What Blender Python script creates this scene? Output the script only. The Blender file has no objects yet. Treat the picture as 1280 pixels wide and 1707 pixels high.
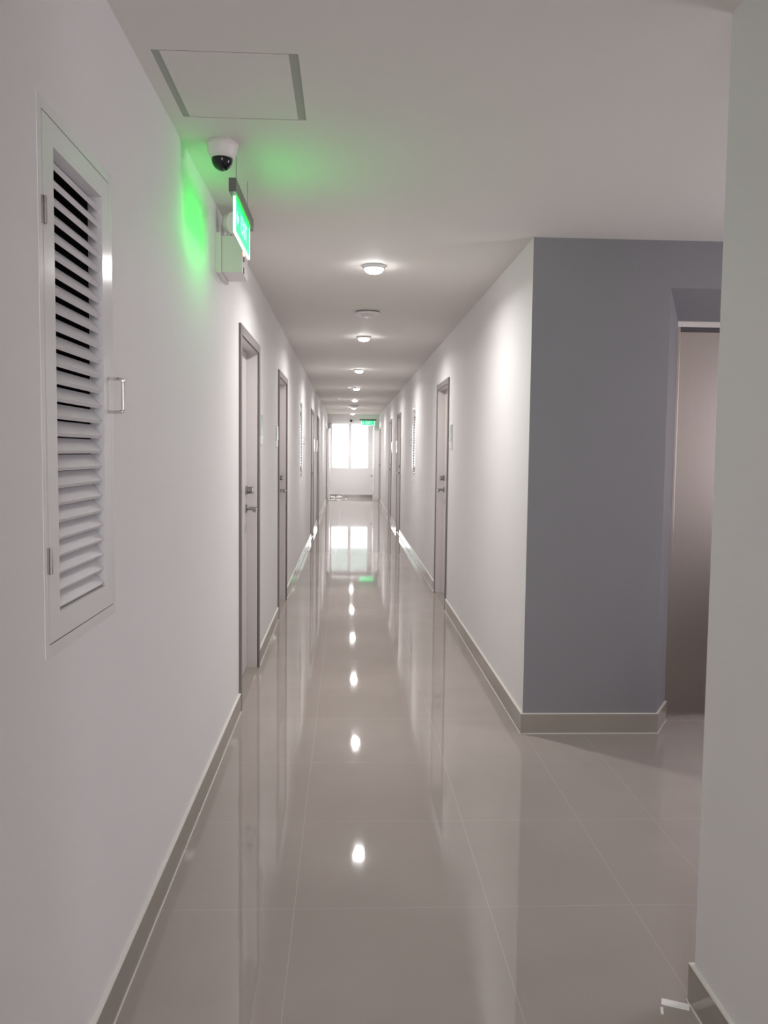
import bpy, bmesh, math
from mathutils import Matrix, Vector
PI = math.pi
S = bpy.context.scene
COL = S.collection

# ------------------------------------------------------------------ camera
F_PX, YAW, PITCH, ROLL, CAM_H = 1409.55, 0.0440430, 0.0709474, 0.0117631, 1.40
cy, sy, cp, sp = math.cos(YAW), math.sin(YAW), math.cos(PITCH), math.sin(PITCH)
fwd = Vector((sy*cp, cy*cp, -sp)); rgt = Vector((cy, -sy, 0)); upv = rgt.cross(fwd)
c_, s_ = math.cos(ROLL), math.sin(ROLL)
right = c_*rgt + s_*upv; up = -s_*rgt + c_*upv
cd = bpy.data.cameras.new('camera'); cam = bpy.data.objects.new('camera', cd); COL.objects.link(cam)
cd.sensor_fit = 'HORIZONTAL'; cd.sensor_width = 36.0; cd.lens = F_PX/1280*36.0
cd.clip_start = 0.02; cd.clip_end = 400
cam.matrix_world = Matrix(((right.x, up.x, -fwd.x, 0), (right.y, up.y, -fwd.y, 0), (right.z, up.z, -fwd.z, CAM_H), (0, 0, 0, 1)))
S.camera = cam

# ------------------------------------------------------------------ world, exposure, lights
SKY = 2.6
LAMP_W = 6.1
S.view_settings.view_transform = 'Standard'; S.view_settings.look = 'None'
S.view_settings.gamma = 1; S.view_settings.use_curve_mapping = False
S.view_settings.exposure = 1.36
W = bpy.data.worlds.new('sky'); S.world = W; W.use_nodes = True
bg = W.node_tree.nodes['Background']; bg.inputs[0].default_value = (0.985, 0.94, 1.0, 1); bg.inputs[1].default_value = SKY

def area(name, loc, rot, sx, sy_, power, color, shape='RECTANGLE', spread=PI, portal=False):
    l = bpy.data.lights.new(name, 'AREA'); l.shape = shape; l.size = sx; l.size_y = sy_
    l.energy = power; l.color = color; l.spread = spread
    if portal: l.cycles.is_portal = True
    o = bpy.data.objects.new(name, l); COL.objects.link(o); o.location = loc; o.rotation_euler = rot
    return o
XL, XR, ZC = -0.568, 0.889, 2.44
YB, YE, YV = -3.0, 24.0, 25.6      # rear wall, end of the corridor, landing's window wall
# sky portals in the two window openings (they only guide sampling of the sky)
area('sky_portal', (0.085, YV+0.17, 1.565), (-PI/2, 0, 0), 1.13, 1.35, 1, (1, 1, 1), portal=True)
area('sky_portal', (0.16, YB-0.17, 1.375), (PI/2, 0, 0), 1.3, 1.85, 1, (1, 1, 1), portal=True)
area('sky_portal', (3.38, 2.9, 1.475), (0, PI/2, 0), 1.15, 1.1, 1, (1, 1, 1), portal=True)

# ------------------------------------------------------------------ materials
def new_mat(name):
    m = bpy.data.materials.new(name); m.use_nodes = True
    return m, m.node_tree.nodes, m.node_tree.links, m.node_tree.nodes['Principled BSDF']
def mat(name, col, rough=0.5, metal=0.0, spec=0.5, bump=0.0, bscale=60.0, var=0.0, vscale=3.0, emit=None, estr=0.0, coat=0.0):
    m, N, L, b = new_mat(name)
    b.inputs['Base Color'].default_value = (*col, 1); b.inputs['Roughness'].default_value = rough
    b.inputs['Metallic'].default_value = metal; b.inputs['Specular IOR Level'].default_value = spec
    b.inputs['Coat Weight'].default_value = coat; b.inputs['Coat Roughness'].default_value = 0.04
    if emit: b.inputs['Emission Color'].default_value = (*emit, 1); b.inputs['Emission Strength'].default_value = estr
    g = N.new('ShaderNodeNewGeometry')
    if var:
        n = N.new('ShaderNodeTexNoise'); n.inputs['Scale'].default_value = vscale; n.inputs['Detail'].default_value = 4
        L.new(g.outputs['Position'], n.inputs['Vector'])
        r = N.new('ShaderNodeMapRange'); r.inputs['To Min'].default_value = 1-var; r.inputs['To Max'].default_value = 1+var
        L.new(n.outputs['Fac'], r.inputs['Value'])
        x = N.new('ShaderNodeMix'); x.data_type = 'RGBA'; x.blend_type = 'MULTIPLY'; x.inputs[0].default_value = 1
        x.inputs[6].default_value = (*col, 1); L.new(r.outputs[0], x.inputs[7]); L.new(x.outputs[2], b.inputs['Base Color'])
    if bump:
        n = N.new('ShaderNodeTexNoise'); n.inputs['Scale'].default_value = bscale; n.inputs['Detail'].default_value = 3
        L.new(g.outputs['Position'], n.inputs['Vector'])
        bp = N.new('ShaderNodeBump'); bp.inputs['Strength'].default_value = bump; bp.inputs['Distance'].default_value = 0.002
        L.new(n.outputs['Fac'], bp.inputs['Height']); L.new(bp.outputs['Normal'], b.inputs['Normal'])
    return m

def tile_mat():
    """polished porcelain tiles with thin pale joints at the places the photograph shows"""
    m, N, L, b = new_mat('polished_tile')
    g = N.new('ShaderNodeNewGeometry'); s = N.new('ShaderNodeSeparateXYZ'); L.new(g.outputs['Position'], s.inputs[0])
    def math_(op, a, v=None, v2=None):
        n = N.new('ShaderNodeMath'); n.operation = op
        for i, q in enumerate((a, v, v2)):
            if q is None: continue
            if isinstance(q, (int, float)): n.inputs[i].default_value = q
            else: L.new(q, n.inputs[i])
        return n.outputs[0]
    hw = 0.0011
    def near(sock, v): return math_('LESS_THAN', math_('ABSOLUTE', math_('SUBTRACT', sock, v)), hw)
    acc = near(s.outputs['X'], -0.150)
    for v in (0.450, 0.899, 1.190, 1.79, 2.39, 2.99): acc = math_('MAXIMUM', acc, near(s.outputs['X'], v))
    fy = math_('WRAP', math_('SUBTRACT', s.outputs['Y'], 3.120+0.3065), 0.613, 0.0)
    acc = math_('MAXIMUM', acc, math_('LESS_THAN', math_('ABSOLUTE', math_('SUBTRACT', fy, 0.3065)), hw))
    n1 = N.new('ShaderNodeTexNoise'); n1.inputs['Scale'].default_value = 2.2; n1.inputs['Detail'].default_value = 6
    n2 = N.new('ShaderNodeTexNoise'); n2.inputs['Scale'].default_value = 260; n2.inputs['Detail'].default_value = 2
    L.new(g.outputs['Position'], n1.inputs['Vector']); L.new(g.outputs['Position'], n2.inputs['Vector'])
    mix = math_('ADD', math_('MULTIPLY', n1.outputs['Fac'], 0.6), math_('MULTIPLY', n2.outputs['Fac'], 0.4))
    cr = N.new('ShaderNodeValToRGB'); L.new(mix, cr.inputs[0])
    cr.color_ramp.elements[0].position = 0.3; cr.color_ramp.elements[0].color = (0.38, 0.330, 0.305, 1)
    cr.color_ramp.elements[1].position = 0.7; cr.color_ramp.elements[1].color = (0.44, 0.388, 0.358, 1)
    x = N.new('ShaderNodeMix'); x.data_type = 'RGBA'; L.new(acc, x.inputs[0]); L.new(cr.outputs[0], x.inputs[6])
    x.inputs[7].default_value = (0.50, 0.45, 0.41, 1); L.new(x.outputs[2], b.inputs['Base Color'])
    r = math_('ADD', math_('MULTIPLY', acc, 0.12), 0.035); L.new(r, b.inputs['Roughness'])
    b.inputs['IOR'].default_value = 1.52
    return m
M = {}
M['tile'] = tile_mat()
M['wall'] = mat('white_wall_paint', (0.80, 0.778, 0.78), 0.62, spec=0.3, bump=0.12, bscale=90, var=0.012)
M['ceil'] = mat('white_ceiling_paint', (0.77, 0.735, 0.71), 0.7, spec=0.25, bump=0.1, bscale=70, var=0.012)
M['blue'] = mat('slate_blue_wall_paint', (0.25, 0.245, 0.262), 0.55, spec=0.3, bump=0.15, bscale=90, var=0.03)
M['skirt'] = mat('skirting_tile', (0.33, 0.295, 0.26), 0.06, var=0.06, vscale=9)
M['joint'] = mat('pale_joint_filler', (0.75, 0.72, 0.67), 0.6)
M['white'] = mat('white_powder_coat', (0.78, 0.765, 0.77), 0.16, spec=0.5, var=0.01)
M['slat'] = mat('white_slat_paint', (0.74, 0.715, 0.73), 0.5, var=0.02)
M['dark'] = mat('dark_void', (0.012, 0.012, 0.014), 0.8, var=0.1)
M['gap'] = mat('dark_gap_line', (0.10, 0.09, 0.09), 0.8, var=0.05)
M['steel'] = mat('satin_steel', (0.62, 0.60, 0.58), 0.22, metal=1.0, var=0.03)
M['darkchrome'] = mat('dark_chrome', (0.36, 0.34, 0.33), 0.2, metal=1.0, var=0.03)
M['chrome'] = mat('chrome', (0.80, 0.79, 0.78), 0.1, metal=1.0, var=0.02)
M['leaf'] = mat('beige_door_leaf', (0.72, 0.675, 0.665), 0.3, var=0.015)
M['jamb'] = mat('beige_door_jamb', (0.66, 0.61, 0.60), 0.4, var=0.015)
M['arch'] = mat('taupe_architrave', (0.20, 0.175, 0.17), 0.4, var=0.02)
M['plastic'] = mat('white_plastic', (0.80, 0.74, 0.74), 0.35, var=0.01)
M['grey'] = mat('grey_plastic', (0.30, 0.30, 0.29), 0.4, var=0.03)
M['greyd'] = mat('dark_grey_metal', (0.15, 0.15, 0.135), 0.4, var=0.03)
M['black'] = mat('black_plastic', (0.02, 0.02, 0.022), 0.3, var=0.05)
M['dome'] = mat('smoked_dome', (0.008, 0.008, 0.012), 0.05, var=0.05)
M['shadowgap'] = mat('grey_hatch_edge', (0.40, 0.40, 0.375), 0.6, var=0.04)
M['lamp'] = mat('lamp_diffuser', (0.9, 0.9, 0.9), 0.5, var=0.01, emit=(1, 0.985, 0.97), estr=22)
M['green'] = mat('green_sign_glow', (0.02, 0.5, 0.15), 0.3, var=0.01, emit=(0.002, 1.0, 0.065), estr=2.2)
M['greenfar'] = mat('green_sign_glow_far', (0.02, 0.5, 0.15), 0.3, var=0.01, emit=(0.01, 0.80, 0.25), estr=0.4)
M['signwhite'] = mat('lit_white_lettering', (0.8, 0.9, 0.85), 0.3, var=0.01, emit=(0.30, 1.0, 0.55), estr=0.55)
M['signedge'] = mat('lit_acrylic_edge', (0.8, 0.95, 0.9), 0.3, var=0.01, emit=(0.60, 1.0, 0.80), estr=0.8)
M['led'] = mat('orange_led', (0.9, 0.4, 0.2), 0.3, var=0.01, emit=(1.0, 0.25, 0.10), estr=4)
M['acrylic'] = mat('pale_green_acrylic', (0.50, 0.58, 0.54), 0.08, var=0.02)
M['acrylicw'] = mat('white_acrylic', (0.70, 0.71, 0.70), 0.08, var=0.02)
M['paper'] = mat('white_paper', (0.9, 0.88, 0.86), 0.6, var=0.02)
M['glint'] = mat('floor_glint_white', (0.95, 0.93, 0.90), 0.35, var=0.01)  # white colour standing in for a reflection on the floor
M['lens'] = mat('frosted_lens', (0.75, 0.78, 0.74), 0.25, var=0.02)
M['blocker_grey'] = mat('sky_blocker_grey', (0.17, 0.20, 0.18), 0.8, var=0.25, vscale=0.6)
M['paving'] = mat('pale_paving', (0.7, 0.68, 0.65), 0.8, var=0.06, vscale=0.8)
def steel_door():
    m, N, L, b = new_mat('brushed_stainless')
    g = N.new('ShaderNodeNewGeometry'); mp = N.new('ShaderNodeMapping'); mp.inputs['Scale'].default_value = (500, 500, 1.2)
    n = N.new('ShaderNodeTexNoise'); n.inputs['Scale'].default_value = 1; n.inputs['Detail'].default_value = 3
    L.new(g.outputs['Position'], mp.inputs[0]); L.new(mp.outputs[0], n.inputs['Vector'])
    r = N.new('ShaderNodeMapRange'); r.inputs['To Min'].default_value = 0.28; r.inputs['To Max'].default_value = 0.34
    L.new(n.outputs['Fac'], r.inputs[0]); L.new(r.outputs[0], b.inputs['Roughness'])
    cr = N.new('ShaderNodeValToRGB'); L.new(n.outputs['Fac'], cr.inputs[0])
    cr.color_ramp.elements[0].color = (0.32, 0.285, 0.26, 1); cr.color_ramp.elements[1].color = (0.36, 0.32, 0.295, 1)
    L.new(cr.outputs[0], b.inputs['Base Color']); b.inputs['Metallic'].default_value = 1
    return m
M['brushed'] = steel_door()
def glass():
    m = bpy.data.materials.new('window_glass'); m.use_nodes = True; N = m.node_tree.nodes; L = m.node_tree.links
    N.remove(N['Principled BSDF']); o = N['Material Output']
    t = N.new('ShaderNodeBsdfTransparent'); t.inputs[0].default_value = (0.96, 0.98, 0.97, 1)
    gl = N.new('ShaderNodeBsdfGlossy'); gl.inputs['Roughness'].default_value = 0.02
    fr = N.new('ShaderNodeFresnel'); fr.inputs[0].default_value = 1.3
    mx = N.new('ShaderNodeMixShader'); L.new(fr.outputs[0], mx.inputs[0]); L.new(t.outputs[0], mx.inputs[1]); L.new(gl.outputs[0], mx.inputs[2])
    L.new(mx.outputs[0], o.inputs[0]); return m
M['glass'] = glass()

# ------------------------------------------------------------------ mesh helpers
def box(bm, x0, x1, y0, y1, z0, z1, bev=0.0):
    g = bmesh.ops.create_cube(bm, size=1)
    for v in g['verts']: v.co = Vector(((x0+x1)/2+v.co.x*(x1-x0), (y0+y1)/2+v.co.y*(y1-y0), (z0+z1)/2+v.co.z*(z1-z0)))
    if bev:
        e = list({e for v in g['verts'] for e in v.link_edges})
        bmesh.ops.bevel(bm, geom=e, offset=bev, segments=2, affect='EDGES', profile=0.6)
    return g
def lathe(bm, prof, M4=Matrix(), n=32):
    """revolve (radius, height) pairs about local z"""
    rings = []
    for r, h in prof:
        if r < 1e-6: rings.append([bm.verts.new(M4 @ Vector((0, 0, h)))])
        else: rings.append([bm.verts.new(M4 @ Vector((r*math.cos(2*PI*i/n), r*math.sin(2*PI*i/n), h))) for i in range(n)])
    for a, b in zip(rings, rings[1:]):
        for i in range(n):
            j = (i+1) % n
            if len(a) == 1 and len(b) == 1: continue
            if len(a) == 1: f = [a[0], b[i], b[j]]
            elif len(b) == 1: f = [a[i], b[0], a[j]]
            else: f = [a[i], b[i], b[j], a[j]]
            bm.faces.new(f)
def tube(bm, pts, r, n=12):
    pts = [Vector(p) for p in pts]; rings = []
    for i, p in enumerate(pts):
        d = (pts[min(i+1, len(pts)-1)]-pts[max(i-1, 0)]).normalized()
        a = d.orthogonal().normalized() if i == 0 else (prev - d*prev.dot(d)).normalized()
        prev = a; b = d.cross(a)
        rings.append([bm.verts.new(p+r*(a*math.cos(2*PI*k/n)+b*math.sin(2*PI*k/n))) for k in range(n)])
    for a, b in zip(rings, rings[1:]):
        for k in range(n): bm.faces.new([a[k], a[(k+1) % n], b[(k+1) % n], b[k]])
    bm.faces.new(rings[0][::-1]); bm.faces.new(rings[-1])
def arc(p0, corner, p1, r, n=5):
    p0, c, p1 = Vector(p0), Vector(corner), Vector(p1)
    a = c+(p0-c).normalized()*r; b = c+(p1-c).normalized()*r
    return [(a*(1-t)**2+c*2*t*(1-t)+b*t*t) for t in [i/n for i in range(n+1)]]
def obj(name, bm, m, parent=None, smooth=False):
    bmesh.ops.recalc_face_normals(bm, faces=bm.faces[:])
    me = bpy.data.meshes.new(name); bm.to_mesh(me); bm.free(); me.materials.append(m)
    if smooth:
        for p in me.polygons: p.use_smooth = True
        try: me.set_sharp_from_angle(angle=math.radians(35))
        except Exception: pass
    o = bpy.data.objects.new(name, me); COL.objects.link(o)
    if parent: o.parent = parent
    return o
def boxes(name, lst, m, parent=None, bev=0.0):
    bm = bmesh.new()
    for b in lst: box(bm, *b, bev=bev)
    return obj(name, bm, m, parent)
def tag(o, label, cat, group=None):
    o['label'] = label; o['category'] = cat
    if group: o['group'] = group
    return o
def thing(name, label, cat, loc=(0, 0, 0), rz=0, group=None):
    o = bpy.data.objects.new(name, None); COL.objects.link(o); o.location = loc; o.rotation_euler = (0, 0, rz)
    o.empty_display_size = 0.1
    return tag(o, label, cat, group)
def struct(o, label=None, cat=None):
    o['kind'] = 'structure'
    if label: o['label'] = label; o['category'] = cat
    return o
def copy_tree(o, parent=None):
    c = o.copy(); COL.objects.link(c); c.parent = parent
    for ch in o.children: copy_tree(ch, c)
    return c
def holed_slab(bm, axis, c0, c1, u0, u1, z0, z1, holes):
    """wall slab between c0 and c1 along `axis` with rectangular through-holes (ua, ub, za, zb)"""
    us = sorted({u0, u1, *[h[0] for h in holes], *[h[1] for h in holes]})
    zs = sorted({z0, z1, *[h[2] for h in holes], *[h[3] for h in holes]})
    solid = lambda i, j: 0 <= i < len(us)-1 and 0 <= j < len(zs)-1 and not any(
        h[0]-1e-6 <= us[i] and us[i+1] <= h[1]+1e-6 and h[2]-1e-6 <= zs[j] and zs[j+1] <= h[3]+1e-6 for h in holes)
    P = (lambda c, u, z: Vector((c, u, z))) if axis == 0 else (lambda c, u, z: Vector((u, c, z)))
    def q(*p): bm.faces.new([bm.verts.new(v) for v in p])
    for i in range(len(us)-1):
        for j in range(len(zs)-1):
            if not solid(i, j): continue
            a, b, c, d = us[i], us[i+1], zs[j], zs[j+1]
            for k in (c0, c1): q(P(k, a, c), P(k, b, c), P(k, b, d), P(k, a, d))
            if not solid(i-1, j): q(P(c0, a, c), P(c1, a, c), P(c1, a, d), P(c0, a, d))
            if not solid(i+1, j): q(P(c0, b, c), P(c1, b, c), P(c1, b, d), P(c0, b, d))
            if not solid(i, j-1): q(P(c0, a, c), P(c1, a, c), P(c1, b, c), P(c0, b, c))
            if not solid(i, j+1): q(P(c0, a, d), P(c1, a, d), P(c1, b, d), P(c0, b, d))
    bmesh.ops.remove_doubles(bm, verts=bm.verts[:], dist=1e-5)
def slab(name, m, *a):
    bm = bmesh.new(); holed_slab(bm, *a); return obj(name, bm, m)

# ------------------------------------------------------------------ layout numbers
WT = 0.16                                       # wall thickness
DW, DH = 0.98, 2.06                             # outer door frame
L_DOORS = [4.47, 6.97, 13.25, 15.90, 22.60]
R_DOORS = [7.42, 14.08, 16.95, 22.60]
LOUV_L = [(1.603, 1.0), (10.22, 1.0)]; LOUV_R = [(11.10, 1.0)]
LW, LH = 0.484, 1.045                            # outer louvre frame
YP = 2.034                                      # far edge of the near right wall
YL = 4.122                                      # slate-blue lift wall

# ------------------------------------------------------------------ shell
struct(boxes('floor', [(XL-WT, 3.4, YB-WT, YV+WT, -0.12, 0.0)], M['tile']), 'polished grey beige porcelain tile floor of the corridor', 'floor')
bm = bmesh.new()                                 # ceiling with the hatch cut out
HX0, HX1, HY0, HY1 = -0.524, -0.138, 2.310, 2.760
for (a, b, c, d) in ((XL-WT, 3.4, YB-WT, HY0), (XL-WT, 3.4, HY1, YV+WT), (XL-WT, HX0, HY0, HY1), (HX1, 3.4, HY0, HY1)):
    box(bm, a, b, c, d, ZC, ZC+0.12)
struct(obj('ceiling', bm, M['ceil']), 'plain white painted corridor ceiling', 'ceiling')
hol = lambda ys, lv: [(y+0.03, y+DW-0.03, 0.0, DH-0.03) for y in ys]+[(y+0.012, y+LW-0.012, z+0.012, z+LH-0.012) for y, z in lv]
struct(slab('wall_left', M['wall'], 0, XL-WT, XL, YB, YE+0.1, 0.0, ZC, hol(L_DOORS, LOUV_L)), 'long white wall on the left with doors and louvred hatches', 'wall')
struct(slab('wall_right', M['wall'], 0, XR, XR+WT, YL+0.002, YE+0.1, 0.0, ZC, hol(R_DOORS, LOUV_R)), 'white wall on the right beyond the slate blue corner', 'wall')
struct(slab('wall_back', M['wall'], 1, YB-WT, YB, XL-WT, 1.2, 0.0, ZC, [(-0.49, 0.81, 0.45, 2.3)]), 'white rear wall behind the viewer', 'wall')
struct(boxes('wall_near', [(0.897, 3.4, YB, YP, 0.0, ZC)], M['wall']), 'plain white wall face at the right edge before the lift lobby', 'wall')
struct(slab('wall_lobby', M['wall'], 0, 3.2, 3.36, YP, YL+0.3, 0.0, ZC, [(2.35, 3.45, 0.9, 2.05)]), 'white end wall of the lift lobby', 'wall')  # unseen opening added to let fill daylight into the lobby
# slate-blue wall with a splayed opening around the lift
EX0, EX1, EZ = 1.568, 2.64, 2.213                # opening at the wall face
IX0, IX1, IZ, IY = 1.690, 2.518, 2.088, 4.330    # opening at the lift frame
bm = bmesh.new()
def q(*p): bm.faces.new([bm.verts.new(Vector(v)) for v in p])
x0 = XR; x1 = 3.2
q((x0, YL, 0), (EX0, YL, 0), (EX0, YL, ZC), (x0, YL, ZC)); q((EX0, YL, EZ), (EX1, YL, EZ), (EX1, YL, ZC), (EX0, YL, ZC)); q((EX1, YL, 0), (x1, YL, 0), (x1, YL, ZC), (EX1, YL, ZC))
q((EX0, YL, 0), (IX0, IY, 0), (IX0, IY, IZ), (EX0, YL, EZ)); q((EX1, YL, 0), (IX1, IY, 0), (IX1, IY, IZ), (EX1, YL, EZ)); q((EX0, YL, EZ), (IX0, IY, IZ), (IX1, IY, IZ), (EX1, YL, EZ))
YK = IY+0.10                                      # back of the wall
q((x0, YK, 0), (IX0, YK, 0), (IX0, YK, ZC), (x0, YK, ZC)); q((IX0, YK, IZ), (IX1, YK, IZ), (IX1, YK, ZC), (IX0, YK, ZC)); q((IX1, YK, 0), (x1, YK, 0), (x1, YK, ZC), (IX1, YK, ZC))
q((IX0, IY, 0), (IX0, YK, 0), (IX0, YK, IZ), (IX0, IY, IZ)); q((IX1, IY, 0), (IX1, YK, 0), (IX1, YK, IZ), (IX1, IY, IZ)); q((IX0, IY, IZ), (IX0, YK, IZ), (IX1, YK, IZ), (IX1, IY, IZ))
q((x0, YL, 0), (x0, YL+0.002, 0), (x0, YL+0.002, ZC), (x0, YL, ZC)); q((x1, YL, 0), (x1, YK, 0), (x1, YK, ZC), (x1, YL, ZC))
bmesh.ops.remove_doubles(bm, verts=bm.verts[:], dist=1e-5)
struct(obj('wall_lift', bm, M['blue']), 'slate blue accent wall around the splayed lift opening', 'wall')

# end wall of the corridor with the wide opening, landing and its window
OX0, OX1, OZ = -0.545, 0.790, 2.215
struct(slab('wall_end', M['wall'], 1, YE, YE+0.1, XL, XR, 0.0, ZC, [(OX0, OX1, 0.0, OZ)]), 'white wall above and beside the opening at the corridor end', 'wall')
struct(slab('wall_landing', M['wall'], 1, YV, YV+WT, -1.06, 1.36, 0.0, ZC, [(-0.482, 0.645, 0.885, 2.245)]), 'white wall under the bright window at the far end', 'wall')
struct(boxes('wall_landing_left', [(-1.06, -0.90, YE+0.1, YV, 0.0, ZC)], M['wall']), 'left side wall of the far landing', 'wall')
struct(boxes('wall_landing_right', [(1.20, 1.36, YE+0.1, YV, 0.0, ZC)], M['wall']), 'right side wall of the far landing', 'wall')
struct(boxes('trim_1', [(-1.06, XL-WT+0.001, YE, YV+WT, -0.12, 0.0), (-1.06, XL-WT+0.001, YE, YV+WT, ZC, ZC+0.12), (-1.06, XL-WT+0.01, YE, YE+0.1, 0, ZC), (XR+WT-0.01, 1.36, YE, YE+0.1, 0, ZC)], M['wall']), 'edge strips closing the far landing', 'trim')

def window(name, label, xa, xb, za, zb, y0, y1, ym, mull, slash):
    w = bpy.data.objects.new(name, None); COL.objects.link(w); w.location = (0, y0, 0); struct(w, label, 'window')
    t = 0.022; d0, d1 = (ym-0.025)-y0, (ym+0.025)-y0
    boxes('frame', [(xa, xb, d0, d1, za, za+t), (xa, xb, d0, d1, zb-t, zb), (xa, xa+t, d0, d1, za, zb), (xb-t, xb, d0, d1, za, zb)], M['white'], w)
    boxes('mullion', [(mull[0], mull[1], d0, d1, za+t, zb-t)], M['white'], w)
    boxes('pane', [(xa+t, mull[0], ym-y0-0.003, ym-y0+0.003, za+t, zb-t)], M['glass'], w)
    boxes('pane', [(mull[1], xb-t, ym-y0-0.003, ym-y0+0.003, za+t, zb-t)], M['glass'], w)
    return w
window('window_1', 'bright two-pane window at the far end of the corridor', -0.482, 0.645, 0.885, 2.245, YV, YV+WT, YV+0.08, (0.030, 0.124), 0)
window('fill_window', 'unseen window added behind the viewer for fill daylight', -0.49, 0.81, 0.45, 2.3, YB-WT, YB, YB-0.08, (0.14, 0.18), 0)  # out of view, added to bring daylight to the near end
# outdoors beyond the far window
struct(boxes('ground', [(-40, 40, 26.5, 90, -0.3, -0.2)], M['paving']), 'pale sunlit paving outside the far window', 'ground')
bd = thing('sky_blocker', 'grey slab added outside the far window to darken its floor reflection', 'sky_blocker', (0, 34, -0.2))  # made-up slab on posts, shades the upper part of the window's floor reflection
boxes('blocker_slab', [(-9, 9, 0, 0.6, 2.70, 4.6)], M['blocker_grey'], bd)
for cx in (-7, 7):
    boxes('blocker_post', [(cx-0.2, cx+0.2, 0.2, 0.6, 0, 2.76)], M['blocker_grey'], bd)

# ------------------------------------------------------------------ skirting
SK, SH = 0.011, 0.100
def segs(y0, y1, gaps):
    out = []; y = y0
    for a, b in sorted(gaps):
        if a > y: out.append((y, a))
        y = b
    if y < y1: out.append((y, y1))
    return out
def skirting(name, label, side, y0, y1, doors):
    bm = bmesh.new(); x = XL if side > 0 else XR; lst = segs(y0, y1, [(d, d+DW) for d in doors])
    for a, b in lst: box(bm, *sorted((x, x+side*SK)), a, b, 0.003, SH)
    o = struct(obj(name, bm, M['skirt']), label, 'baseboard')
    boxes('joint_line', [(*sorted((x, x+side*(SK+0.003))), a, b, 0.0, 0.004) for a, b in lst], M['joint'], o)
    boxes('top_bead', [(*sorted((x, x+side*(SK+0.0005))), a, b, SH, SH+0.003) for a, b in lst], M['joint'], o)
skirting('baseboard_left', 'grey beige tile skirting along the left wall', 1, YB, YE, L_DOORS)
skirting('baseboard_right', 'grey beige tile skirting along the right wall', -1, YL-SK, YE, R_DOORS)
def plan_skirt(name, label, pts, mat_=None):
    """skirting following a plan polyline; offset to its right-hand side"""
    def offs(d):
        out = []
        for i, p in enumerate(pts):
            p = Vector(p); ns = []
            if i: t = (p-Vector(pts[i-1])).normalized(); ns.append(Vector((t.y, -t.x)))
            if i < len(pts)-1: t = (Vector(pts[i+1])-p).normalized(); ns.append(Vector((t.y, -t.x)))
            if len(ns) == 1: out.append(p+ns[0]*d)
            else: m = (ns[0]+ns[1]).normalized(); out.append(p+m*(d/m.dot(ns[0])))
        return out
    def band(d, z0, z1):
        bm = bmesh.new(); A = [Vector(p) for p in pts]; B = offs(d)
        for k in range(len(pts)-1):
            vs = [bm.verts.new((v.x, v.y, z)) for z in (z0, z1) for v in (A[k], A[k+1], B[k+1], B[k])]
            for f in ((0, 1, 2, 3), (7, 6, 5, 4), (0, 1, 5, 4), (1, 2, 6, 5), (2, 3, 7, 6), (3, 0, 4, 7)): bm.faces.new([vs[i] for i in f])
        return bm
    o = struct(obj(name, band(SK, 0.003, SH), M['skirt']), label, 'baseboard')
    obj('joint_line', band(SK+0.003, 0.0, 0.004), M['joint'], o)
    obj('top_bead', band(SK+0.0005, SH, SH+0.003), M['joint'], o)
plan_skirt('baseboard_lift', 'grey beige tile skirting under the slate blue wall', [(XR, YL), (EX0, YL), (IX0, IY)])
plan_skirt('baseboard_lobby', 'tile skirting on the far side of the lift', [(IX1, IY), (EX1, YL), (3.2, YL), (3.2, YP), (0.897, YP), (0.897, YB)])
plan_skirt('baseboard_landing', 'grey beige tile skirting under the far window', [(-0.90, YE+0.1), (-0.90, YV), (1.20, YV), (1.20, YE+0.1)])

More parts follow.
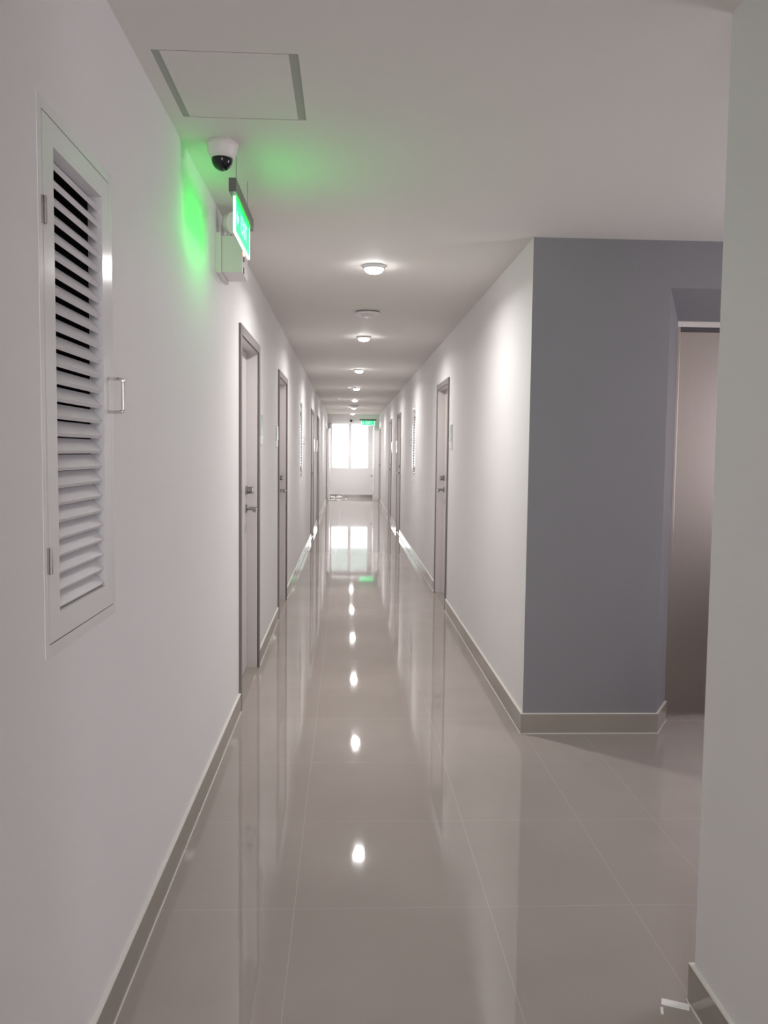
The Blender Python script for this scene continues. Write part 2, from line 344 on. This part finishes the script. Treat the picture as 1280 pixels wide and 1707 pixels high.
# ------------------------------------------------------------------ doors (local: wall face x=0, corridor side +x*side)
def make_door(side, name, label):
    w = bpy.data.objects.new(name, None); COL.objects.link(w); struct(w, label, 'door')
    X = lambda a, b: tuple(sorted((side*a, side*b)))
    A = 0.052; pr = 0.012
    bm = bmesh.new()
    box(bm, *X(-0.002, pr), 0, A, 0.0 if True else 0, DH, bev=0.002); box(bm, *X(-0.002, pr), DW-A, DW, 0, DH, bev=0.002); box(bm, *X(-0.002, pr), A, DW-A, DH-A, DH, bev=0.002)
    obj('architrave', bm, M['arch'], w)
    t0, t1 = 0.031, A-0.004
    boxes('jamb', [(*X(-WT+0.005, 0.004), t0, t1+0.004, 0, DH-A+0.004), (*X(-WT+0.005, 0.004), DW-t1-0.004, DW-t0, 0, DH-A+0.004), (*X(-WT+0.005, 0.004), t0, DW-t0, DH-A, DH-0.031)], M['jamb'], w)
    boxes('threshold', [(*X(-WT+0.01, 0.004), t0+0.02, DW-t0-0.02, 0.0, 0.006)], M['skirt'], w)
    leaf = boxes('leaf', [(*X(-0.112, -0.067), A+0.003, DW-A-0.003, 0.008, DH-A-0.002)], M['leaf'], w, bev=0.002)
    # moulded groove line on the leaf
    boxes('stile_groove', [(*X(-0.0672, -0.0664), A+0.09, A+0.094, 0.10, DH-A-0.10), (*X(-0.0672, -0.0664), DW-A-0.16, DW-A-0.156, 0.10, DH-A-0.10)], M['jamb'], leaf)
    fx = -0.067; ly = DW-A-0.065
    Rx = Matrix.Rotation(side*PI/2, 4, 'Y')
    bm = bmesh.new(); T = Matrix.Translation((side*fx, ly, 1.15)) @ Rx
    lathe(bm, [(0, 0), (0.028, 0), (0.028, 0.010), (0.022, 0.014), (0.021, 0.030), (0.018, 0.033), (0, 0.033)], T, 24); box(bm, *X(fx+0.030, fx+0.048), ly-0.006, ly+0.006, 1.128, 1.172, bev=0.003)
    obj('deadbolt', bm, M['darkchrome'], leaf, True)
    bm = bmesh.new(); T = Matrix.Translation((side*fx, ly, 1.035)) @ Rx
    lathe(bm, [(0, 0), (0.027, 0), (0.027, 0.009), (0.012, 0.013), (0.010, 0.02), (0, 0.02)], T, 24)
    p0, pc, p1 = (side*(fx+0.012), ly, 1.035), (side*(fx+0.066), ly, 1.035), (side*(fx+0.066), ly-0.115, 1.030)
    tube(bm, [p0]+arc(p0, pc, p1, 0.02)+[p1], 0.0115)
    obj('lever_handle', bm, M['darkchrome'], leaf, True)
    return w
def place_doors(side, ys, x, labels, n0):
    proto = None
    for i, (y, lab) in enumerate(zip(ys, labels)):
        d = make_door(side, 'door_%d' % (n0+i), lab) if proto is None else copy_tree(proto)
        if proto is None: proto = d
        d.name = 'door_%d' % (n0+i); d['label'] = lab; d.location = (x, y, 0)
place_doors(1, L_DOORS, XL, ['nearest beige door on the left with chrome lever, below the exit sign', 'second beige door along the left wall', 'left door just past the far louvred hatch', 'narrow-looking left door before the corridor end', 'last left door beside the end opening'], 1)
place_doors(-1, R_DOORS, XR, ['nearest beige door on the right wall', 'right door just past the louvred hatch', 'third door along the right wall', 'last right door beside the end opening'], 6)

# ------------------------------------------------------------------ lift
ev = thing('elevator', 'brushed stainless lift door set in the slate blue wall', 'elevator', (IX0, IY, 0))
w_ = IX1-IX0; fr = 0.022
boxes('frame', [(0, fr*0.7, 0.0, 0.09, 0, IZ-0.030)], M['brushed'], ev, bev=0.0015); boxes('frame', [(w_-fr*0.7, w_, 0.0, 0.09, 0, IZ-0.030)], M['brushed'], ev, bev=0.0015)
boxes('lintel', [(0, w_, 0.0, 0.09, IZ-0.030, IZ)], M['steel'], ev, bev=0.0015)
boxes('header_gap', [(fr, w_-fr, 0.03, 0.09, IZ-0.050, IZ-0.030)], M['gap'], ev)
boxes('door_panel', [(fr*0.7, w_/2-0.002, 0.035, 0.075, 0.004, IZ-0.050)], M['brushed'], ev, bev=0.001)
boxes('door_panel', [(w_/2+0.002, w_-fr*0.7, 0.035, 0.075, 0.004, IZ-0.050)], M['brushed'], ev, bev=0.001)
boxes('sill', [(0, w_, 0.0, 0.09, 0.0, 0.004)], M['steel'], ev)
boxes('shaft_back', [(0, w_, 0.078, 0.088, 0.004, IZ-0.03)], M['dark'], ev)

# ------------------------------------------------------------------ louvred hatches (local: frame lower near corner, wall face x=0)
def make_louvre(side, label):
    root = thing('louvred_hatch', label, 'louvre')
    X = lambda a, b: tuple(sorted((side*a, side*b)))
    def ring(a, b, y0, y1, z0, z1, t):
        return [(*X(a, b), y0, y1, z0, z0+t), (*X(a, b), y0, y1, z1-t, z1), (*X(a, b), y0, y0+t, z0+t, z1-t), (*X(a, b), y1-t, y1, z0+t, z1-t)]
    boxes('outer_frame', ring(-0.09, 0.0015, 0, LW, 0, LH, 0.022), M['white'], root)
    boxes('shadow_gap', ring(-0.03, 0.0008, 0.0218, LW-0.0218, 0.0218, LH-0.0218, 0.004), M['gap'], root)
    dr = bmesh.new(); y0, y1, z0, z1 = 0.0245, LW-0.0245, 0.0245, LH-0.0245; s = 0.057
    ya, yb, za, zb = y0+s, y1-s, z0+s-0.004, z1-s+0.01
    for b in ((*X(-0.030, 0.002), y0, y1, z0, za), (*X(-0.030, 0.002), y0, y1, zb, z1), (*X(-0.030, 0.002), y0, ya, za, zb), (*X(-0.030, 0.002), yb, y1, za, zb)): box(dr, *b)
    door = obj('panel_door', dr, M['white'], root)
    n = 26; pitch = (zb-za)/n; ang = math.radians(45); dep = 0.036; th = 0.0095
    first = None
    for i in range(n):
        if first is None:
            bm = bmesh.new(); box(bm, -dep/2, dep/2, ya-yb, 0, -th/2, th/2)
            for v in bm.verts: v.co.y += yb
            bmesh.ops.rotate(bm, verts=bm.verts[:], cent=(0, 0, 0), matrix=Matrix.Rotation(side*ang, 3, 'Y'))
            first = obj('slat', bm, M['slat'], door); sl = first
        else:
            sl = first.copy(); COL.objects.link(sl); sl.parent = door
        sl.location = (side*-0.0175, 0, za+(i+0.5)*pitch)
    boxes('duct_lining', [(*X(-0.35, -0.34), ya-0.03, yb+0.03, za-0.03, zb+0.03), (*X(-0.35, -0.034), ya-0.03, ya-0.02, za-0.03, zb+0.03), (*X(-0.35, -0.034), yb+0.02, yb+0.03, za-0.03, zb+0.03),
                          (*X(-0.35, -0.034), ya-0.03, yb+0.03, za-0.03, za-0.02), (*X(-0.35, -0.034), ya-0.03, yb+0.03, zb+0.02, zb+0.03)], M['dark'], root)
    for z in (0.16, 0.815):
        bm = bmesh.new(); zz = z+0.0
        tube(bm, [(side*0.006, y0-0.002, zz), (side*0.006, y0-0.002, zz+0.05)], 0.0035, 8); box(bm, *X(0.0, 0.0055), y0-0.010, y0+0.006, zz, zz+0.05)
        obj('hinge', bm, M['darkchrome'], root, True)
    bm = bmesh.new(); hy = y1-0.018; hz0, hz1 = 0.487, 0.565; pr = 0.036
    a, b, c, d = (side*0.003, hy, hz1), (side*pr, hy, hz1), (side*pr, hy, hz0), (side*0.003, hy, hz0)
    tube(bm, [a]+arc(a, b, c, 0.010)+arc(b, c, d, 0.010)+[d], 0.0042, 10)
    obj('pull_handle', bm, M['chrome'], root, True)
    return root
lv = make_louvre(1, 'large white louvred hatch in the left wall nearest the viewer'); lv.location = (XL, *LOUV_L[0])
lv2 = copy_tree(lv); lv2['label'] = 'small-looking distant louvred hatch on the left wall between doors'; lv2.location = (XL, *LOUV_L[1])
lv3 = make_louvre(-1, 'distant white louvred hatch in the right wall'); lv3.location = (XR, *LOUV_R[0])

# ------------------------------------------------------------------ ceiling hatch
h = thing('ceiling_hatch', 'square access hatch panel in the ceiling above the dome camera', 'hatch', (HX0, HY0, ZC))
wx, wy = HX1-HX0, HY1-HY0
boxes('panel', [(0.022, wx-0.026, 0.006, wy-0.006, 0.001, 0.03)], M['ceil'], h)
boxes('edge_channel', [(0.0, 0.022, 0, wy, 0.003, 0.03), (wx-0.026, wx, 0, wy, 0.003, 0.03), (0.022, wx-0.026, 0, 0.006, 0.004, 0.03), (0.022, wx-0.026, wy-0.006, wy, 0.004, 0.03)], M['shadowgap'], h)

# ------------------------------------------------------------------ downlights
def make_downlight():
    r = thing('downlight', '', 'ceiling light')
    bm = bmesh.new(); lathe(bm, [(0.050, 0.0), (0.067, 0.0), (0.068, -0.004), (0.062, -0.015), (0.056, -0.019), (0.050, -0.017), (0.050, 0.0)]); obj('trim_ring', bm, M['white'], r, True)
    bm = bmesh.new(); lathe(bm, [(0.0, -0.012), (0.0505, -0.016), (0.050, -0.024), (0.043, -0.034), (0.030, -0.041), (0.0, -0.045)]); obj('diffuser', bm, M['lamp'], r, True)
    return r
ORD = ['nearest and largest round downlight in the corridor ceiling', 'second round downlight, just past the smoke detector', 'third round downlight from the front', 'fourth round downlight from the front',
       'fifth round downlight from the front', 'sixth round downlight, beyond the far smoke detector', 'farthest round downlight before the end opening', 'unseen round downlight added behind the viewer for fill', 'unseen round downlight added to brighten the far landing']  # last two are out of view, added to brighten near end and landing
proto = None
for (y, lab) in zip([4.825, 7.755, 10.85, 13.95, 17.1, 20.2, 23.2, -1.2, 24.4], ORD):
    d = make_downlight() if proto is None else copy_tree(proto)
    proto = proto or d
    d.location = (0.140, y, ZC); d['label'] = lab; d['group'] = 'row of downlights along the corridor ceiling'
    area('downlight_beam', (0.140, y, ZC-0.048), (0, 0, 0), 0.08, 0.08, LAMP_W*(1.3 if y > 24 else 1), (1.0, 0.99, 0.965), 'DISK', math.radians(165))

# ------------------------------------------------------------------ dome camera
dc = thing('dome_camera', 'white dome security camera with black lens bubble on the ceiling', 'security camera', (-0.434, 2.975, ZC))
bm = bmesh.new(); lathe(bm, [(0, 0), (0.052, 0), (0.054, -0.003), (0.054, -0.012), (0.052, -0.014), (0.051, -0.022), (0.047, -0.040), (0.041, -0.051), (0.037, -0.053), (0, -0.053)], n=48); obj('housing', bm, M['plastic'], dc, True)
bm = bmesh.new(); lathe(bm, [(0.036, -0.050)]+[(0.036*math.cos(a), -0.053-0.040*math.sin(a)) for a in [i*PI/2/10 for i in range(10)]]+[(0, -0.093)], n=40); obj('lens_bubble', bm, M['dome'], dc, True)

# ------------------------------------------------------------------ smoke detectors, sprinkler
def make_detector():
    r = thing('smoke_detector', '', 'smoke detector', group='smoke detectors on the corridor ceiling')
    bm = bmesh.new(); lathe(bm, [(0, 0), (0.088, 0), (0.088, -0.010), (0.086, -0.011), (0, -0.011)], n=40); obj('base', bm, M['grey'], r, True)
    bm = bmesh.new(); lathe(bm, [(0.094, -0.011), (0.095, -0.015), (0.088, -0.024), (0.050, -0.030), (0.046, -0.038), (0.034, -0.042), (0, -0.043)], n=40); obj('cover', bm, M['plastic'], r, True)
    return r
d1 = make_detector(); d1.location = (0.142, 6.38, ZC); d1['label'] = 'round white smoke detector between the first two downlights'
d2 = copy_tree(d1); d2.location = (0.142, 19.3, ZC); d2['label'] = 'distant smoke detector in front of the sixth downlight'
sp_ = thing('sprinkler_head', 'tiny shiny sprinkler head on the distant ceiling left of the lights', 'sprinkler', (-0.167, 16.1, ZC))
bm = bmesh.new(); lathe(bm, [(0, 0), (0.028, 0), (0.026, -0.006), (0.010, -0.010), (0.009, -0.030), (0, -0.030)], n=20); obj('escutcheon', bm, M['chrome'], sp_, True)
bm = bmesh.new(); lathe(bm, [(0, -0.030), (0.004, -0.030), (0.004, -0.048), (0.018, -0.050), (0.018, -0.053), (0, -0.053)], n=16); obj('deflector', bm, M['chrome'], sp_, True)

# ------------------------------------------------------------------ exit signs (local: plate runs along +y, faces +x and -x)
def text_mesh(name, s, size, m, parent, loc, rot, ext=0.0008):
    c = bpy.data.curves.new('t', 'FONT'); c.body = s; c.size = size; c.extrude = ext; c.align_x = 'CENTER'; c.align_y = 'CENTER'
    t = bpy.data.objects.new('t', c); COL.objects.link(t); bpy.context.view_layer.update()
    me = bpy.data.meshes.new_from_object(t); bpy.data.objects.remove(t); me.materials.clear(); me.materials.append(m)
    o = bpy.data.objects.new(name, me); COL.objects.link(o); o.parent = parent; o.location = loc; o.rotation_euler = rot
    return o
def make_exit(label, wlen, hgt, gm, stem):
    r = thing('exit_sign', label, 'exit sign')
    boxes('housing', [(-0.013, 0.013, -0.05, wlen+0.05, 0.0, 0.046)], M['greyd'], r, bev=0.003)
    pl = boxes('plate', [(-0.003, 0.003, 0.004, wlen-0.004, -hgt+0.004, 0.0)], gm, r)
    boxes('plate_edge', [(-0.0042, 0.0042, 0, 0.006, -hgt, 0), (-0.0042, 0.0042, wlen-0.006, wlen, -hgt, 0), (-0.0042, 0.0042, 0.006, wlen-0.006, -hgt, -hgt+0.006)], M['signedge'], pl)
    for sgn in (1, -1):
        text_mesh('lettering', 'EXIT', hgt*0.72, M['signwhite'], pl, (sgn*0.0034, wlen*0.56, -hgt*0.47), (PI/2, 0, sgn*PI/2))
        # pictogram arrow pointing along the corridor
        bm = bmesh.new(); a = wlen*0.13; zc = -hgt*0.5; k = hgt*0.22
        pts = [(a-k*1.1, 0), (a, k), (a, k*0.4), (a+k*1.1, k*0.4), (a+k*1.1, -k*0.4), (a, -k*0.4), (a, -k)]
        fs = [bm.verts.new((sgn*0.0036, y, zc+z)) for y, z in pts]; f = bm.faces.new(fs)
        e = bmesh.ops.extrude_face_region(bm, geom=[f]); bmesh.ops.translate(bm, verts=[v for v in e['geom'] if isinstance(v, bmesh.types.BMVert)], vec=(sgn*0.0008, 0, 0))
        obj('arrow', bm, M['signwhite'], pl)
    for y in (0.045, wlen-0.045):
        bm = bmesh.new(); tube(bm, [(0, y, 0.044), (0, y, 0.046+stem)], 0.0013, 8); obj('hanger', bm, M['grey'], r, True)
    return r
ex = make_exit('green lit exit sign hanging close to the left wall under the dome camera', 0.425, 0.122, M['green'], ZC-2.272-0.046)
ex.location = (-0.395, 2.995, 2.272)
ex2 = make_exit('small distant green exit sign hanging before the far window', 0.37, 0.125, M['greenfar'], ZC-2.262-0.046)
ex2.rotation_euler = (0, 0, -PI/2); ex2.location = (0.385, 23.75, 2.262)

# ------------------------------------------------------------------ emergency light on the left wall
el = thing('emergency_light', 'white twin-head emergency light box on the left wall behind the exit sign', 'emergency light', (XL, 3.735, 2.165))
boxes('back_plate', [(0, 0.020, -0.03, 0.24, -0.008, 0.162)], M['plastic'], el, bev=0.002)
body = boxes('body', [(0.020, 0.108, 0, 0.21, 0.0, 0.155)], M['plastic'], el, bev=0.004)
boxes('indicator_led', [(0.108, 0.112, 0.04, 0.058, 0.082, 0.098)], M['led'], body)
boxes('switch', [(0.108, 0.111, 0.04, 0.06, 0.055, 0.075)], M['black'], body)
boxes('switch', [(0.108, 0.111, 0.04, 0.06, 0.004, 0.030)], M['black'], body)
for yy in (0.005, 0.165):
    T = Matrix.Translation((0.058, yy, 0.208)) @ Matrix.Rotation(math.radians(-25), 4, 'Z') @ Matrix.Rotation(math.radians(95), 4, 'Y')
    bm = bmesh.new(); lathe(bm, [(0, -0.032), (0.020, -0.031), (0.036, -0.022), (0.045, -0.004), (0.047, 0.012), (0.044, 0.014), (0.0, 0.012)], T, 36)
    hd = obj('lamp_head', bm, M['plastic'], el, True)
    bm = bmesh.new(); lathe(bm, [(0, 0.019), (0.020, 0.018), (0.040, 0.0135), (0.0, 0.012)], T, 36); obj('lens', bm, M['lens'], hd, True)
    bm = bmesh.new(); tube(bm, [(0.05, yy+0.01, 0.153), (0.05, yy+0.01, 0.175)], 0.010, 12); obj('lamp_bracket', bm, M['plastic'], el, True)

# ------------------------------------------------------------------ room number plates (flat acrylic plates on the wall)
def plate(side, y, z0, z1, label, wd=0.14):
    x = XL if side > 0 else XR
    r = thing('room_plate', label, 'room sign', (x, y, z0), group='room plates beside the doors')
    X = lambda a, b: tuple(sorted((side*a, side*b)))
    boxes('backing', [(*X(0, 0.006), 0, wd, 0, z1-z0)], M['acrylicw'], r, bev=0.001)
    boxes('colour_band', [(*X(0.006, 0.009), 0.004, wd-0.004, (z1-z0)*0.3, (z1-z0)-0.004)], M['acrylic'], r)
plate(1, 5.52, 1.44, 1.635, 'pale green room plate after the nearest left door', 0.15)
plate(1, 6.77, 1.43, 1.60, 'room plate before the second left door')
plate(-1, 7.16, 1.43, 1.64, 'pale green room plate on the wall before the nearest right door', 0.15)
plate(1, 14.31, 1.39, 1.60, 'room plate after the third left door'); plate(1, 15.66, 1.39, 1.60, 'room plate before the fourth left door')
plate(-1, 15.16, 1.39, 1.60, 'room plate after the second right door'); plate(-1, 16.72, 1.39, 1.60, 'room plate before the third right door')

# ------------------------------------------------------------------ end opening: casing, open leaves, closer, small things
struct(boxes('trim_2', [(OX0, OX0+0.04, YE-0.015, YE+0.115, 0, OZ), (OX1-0.04, OX1, YE-0.015, YE+0.115, 0, OZ), (OX0+0.04, OX1-0.04, YE-0.015, YE+0.115, OZ-0.035, OZ)], M['white'], bev=0.002), 'white casing of the opening at the corridor end', 'door frame')
def fire_leaf(x0, x1, label, hx, hs):
    r = thing('fire_door', label, 'door', (x0, YE+0.12, 0))
    boxes('leaf', [(0, x1-x0, 0, 0.62, 0.008, 2.12)], M['white'], r, bev=0.002)
    if hs > 0: return r                           # no lever shows on the left leaf
    bm = bmesh.new(); a = (hx, 0.56, 0.70); b = (hx+hs*0.06, 0.56, 0.70); c = (hx+hs*0.06, 0.45, 0.70)
    tube(bm, [a]+arc(a, b, c, 0.015)+[c], 0.011); obj('lever_handle', bm, M['black'], r, True)
    return r
fire_leaf(OX1-0.045, OX1-0.003, 'open white door leaf on the right of the far opening', 0.0, -1)
fire_leaf(OX0+0.003, OX0+0.045, 'open white door leaf on the left of the far opening', 0.042, 1)
dcl = thing('door_closer', 'grey door closer arm at the top left of the far opening', 'door closer', (OX0+0.048, YE-0.02, 2.10))
boxes('body', [(-0.03, 0.03, -0.045, 0.0, -0.06, 0.10)], M['grey'], dcl, bev=0.004)
bm = bmesh.new(); tube(bm, [(0.0, -0.02, 0.09), (0.01, -0.02, 0.15), (0.055, -0.02, 0.20)], 0.010); obj('arm', bm, M['steel'], dcl, True)
bm = bmesh.new(); lathe(bm, [(0, 0), (0.034, 0), (0.036, 0.012), (0.024, 0.030), (0, 0.036)], Matrix.Rotation(PI/2, 4, 'X'), 24)
sn = obj('wall_sensor', bm, M['black'], smooth=True); sn.location = (0.10, YE-0.0, 2.245+0.035); sn.location.z = 2.265
tag(sn, 'small round black sensor above the middle of the far window', 'sensor')
# papers on the landing floor
from mathutils import noise
def crumple(name, label, loc, rx, ry, rz):
    bm = bmesh.new(); bmesh.ops.create_icosphere(bm, subdivisions=3, radius=1)
    for v in bm.verts:
        k = 1+0.35*noise.noise(v.co*1.7+Vector(loc)*5)+0.12*noise.noise(v.co*5)
        v.co = Vector((v.co.x*rx*k, v.co.y*ry*k, max(0.0, (v.co.z*0.9+0.35)*rz*k)))
    o = obj(name, bm, M['paper'], smooth=True); o.location = loc; return tag(o, label, 'paper')
crumple('crumpled_paper', 'left crumpled white paper lying by the far skirting', (-0.43, 25.38, 0.0), 0.075, 0.09, 0.055)
crumple('crumpled_paper', 'right crumpled white paper lying by the far skirting', (-0.25, 25.36, 0.0), 0.105, 0.09, 0.065)
crumple('paper_scrap', 'tiny white scrap on the floor in the middle of the far landing', (-0.02, 25.0, 0.0), 0.030, 0.04, 0.025)

# flat white pieces standing in for a bright floor reflection by the near right wall
st = tag(boxes('floor_glint_bar', [(-0.034, 0.034, -0.013, 0.013, 0, 0.0015)], M['glint'], bev=0.0005), 'white piece imitating a bright floor reflection at the near right wall corner', 'floor reflection')
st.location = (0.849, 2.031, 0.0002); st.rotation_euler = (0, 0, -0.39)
st = tag(boxes('floor_glint_bit', [(-0.0035, 0.0035, -0.014, 0.014, 0, 0.0015)], M['glint'], bev=0.0005), 'tiny white piece imitating the left end of the floor reflection', 'floor reflection end')
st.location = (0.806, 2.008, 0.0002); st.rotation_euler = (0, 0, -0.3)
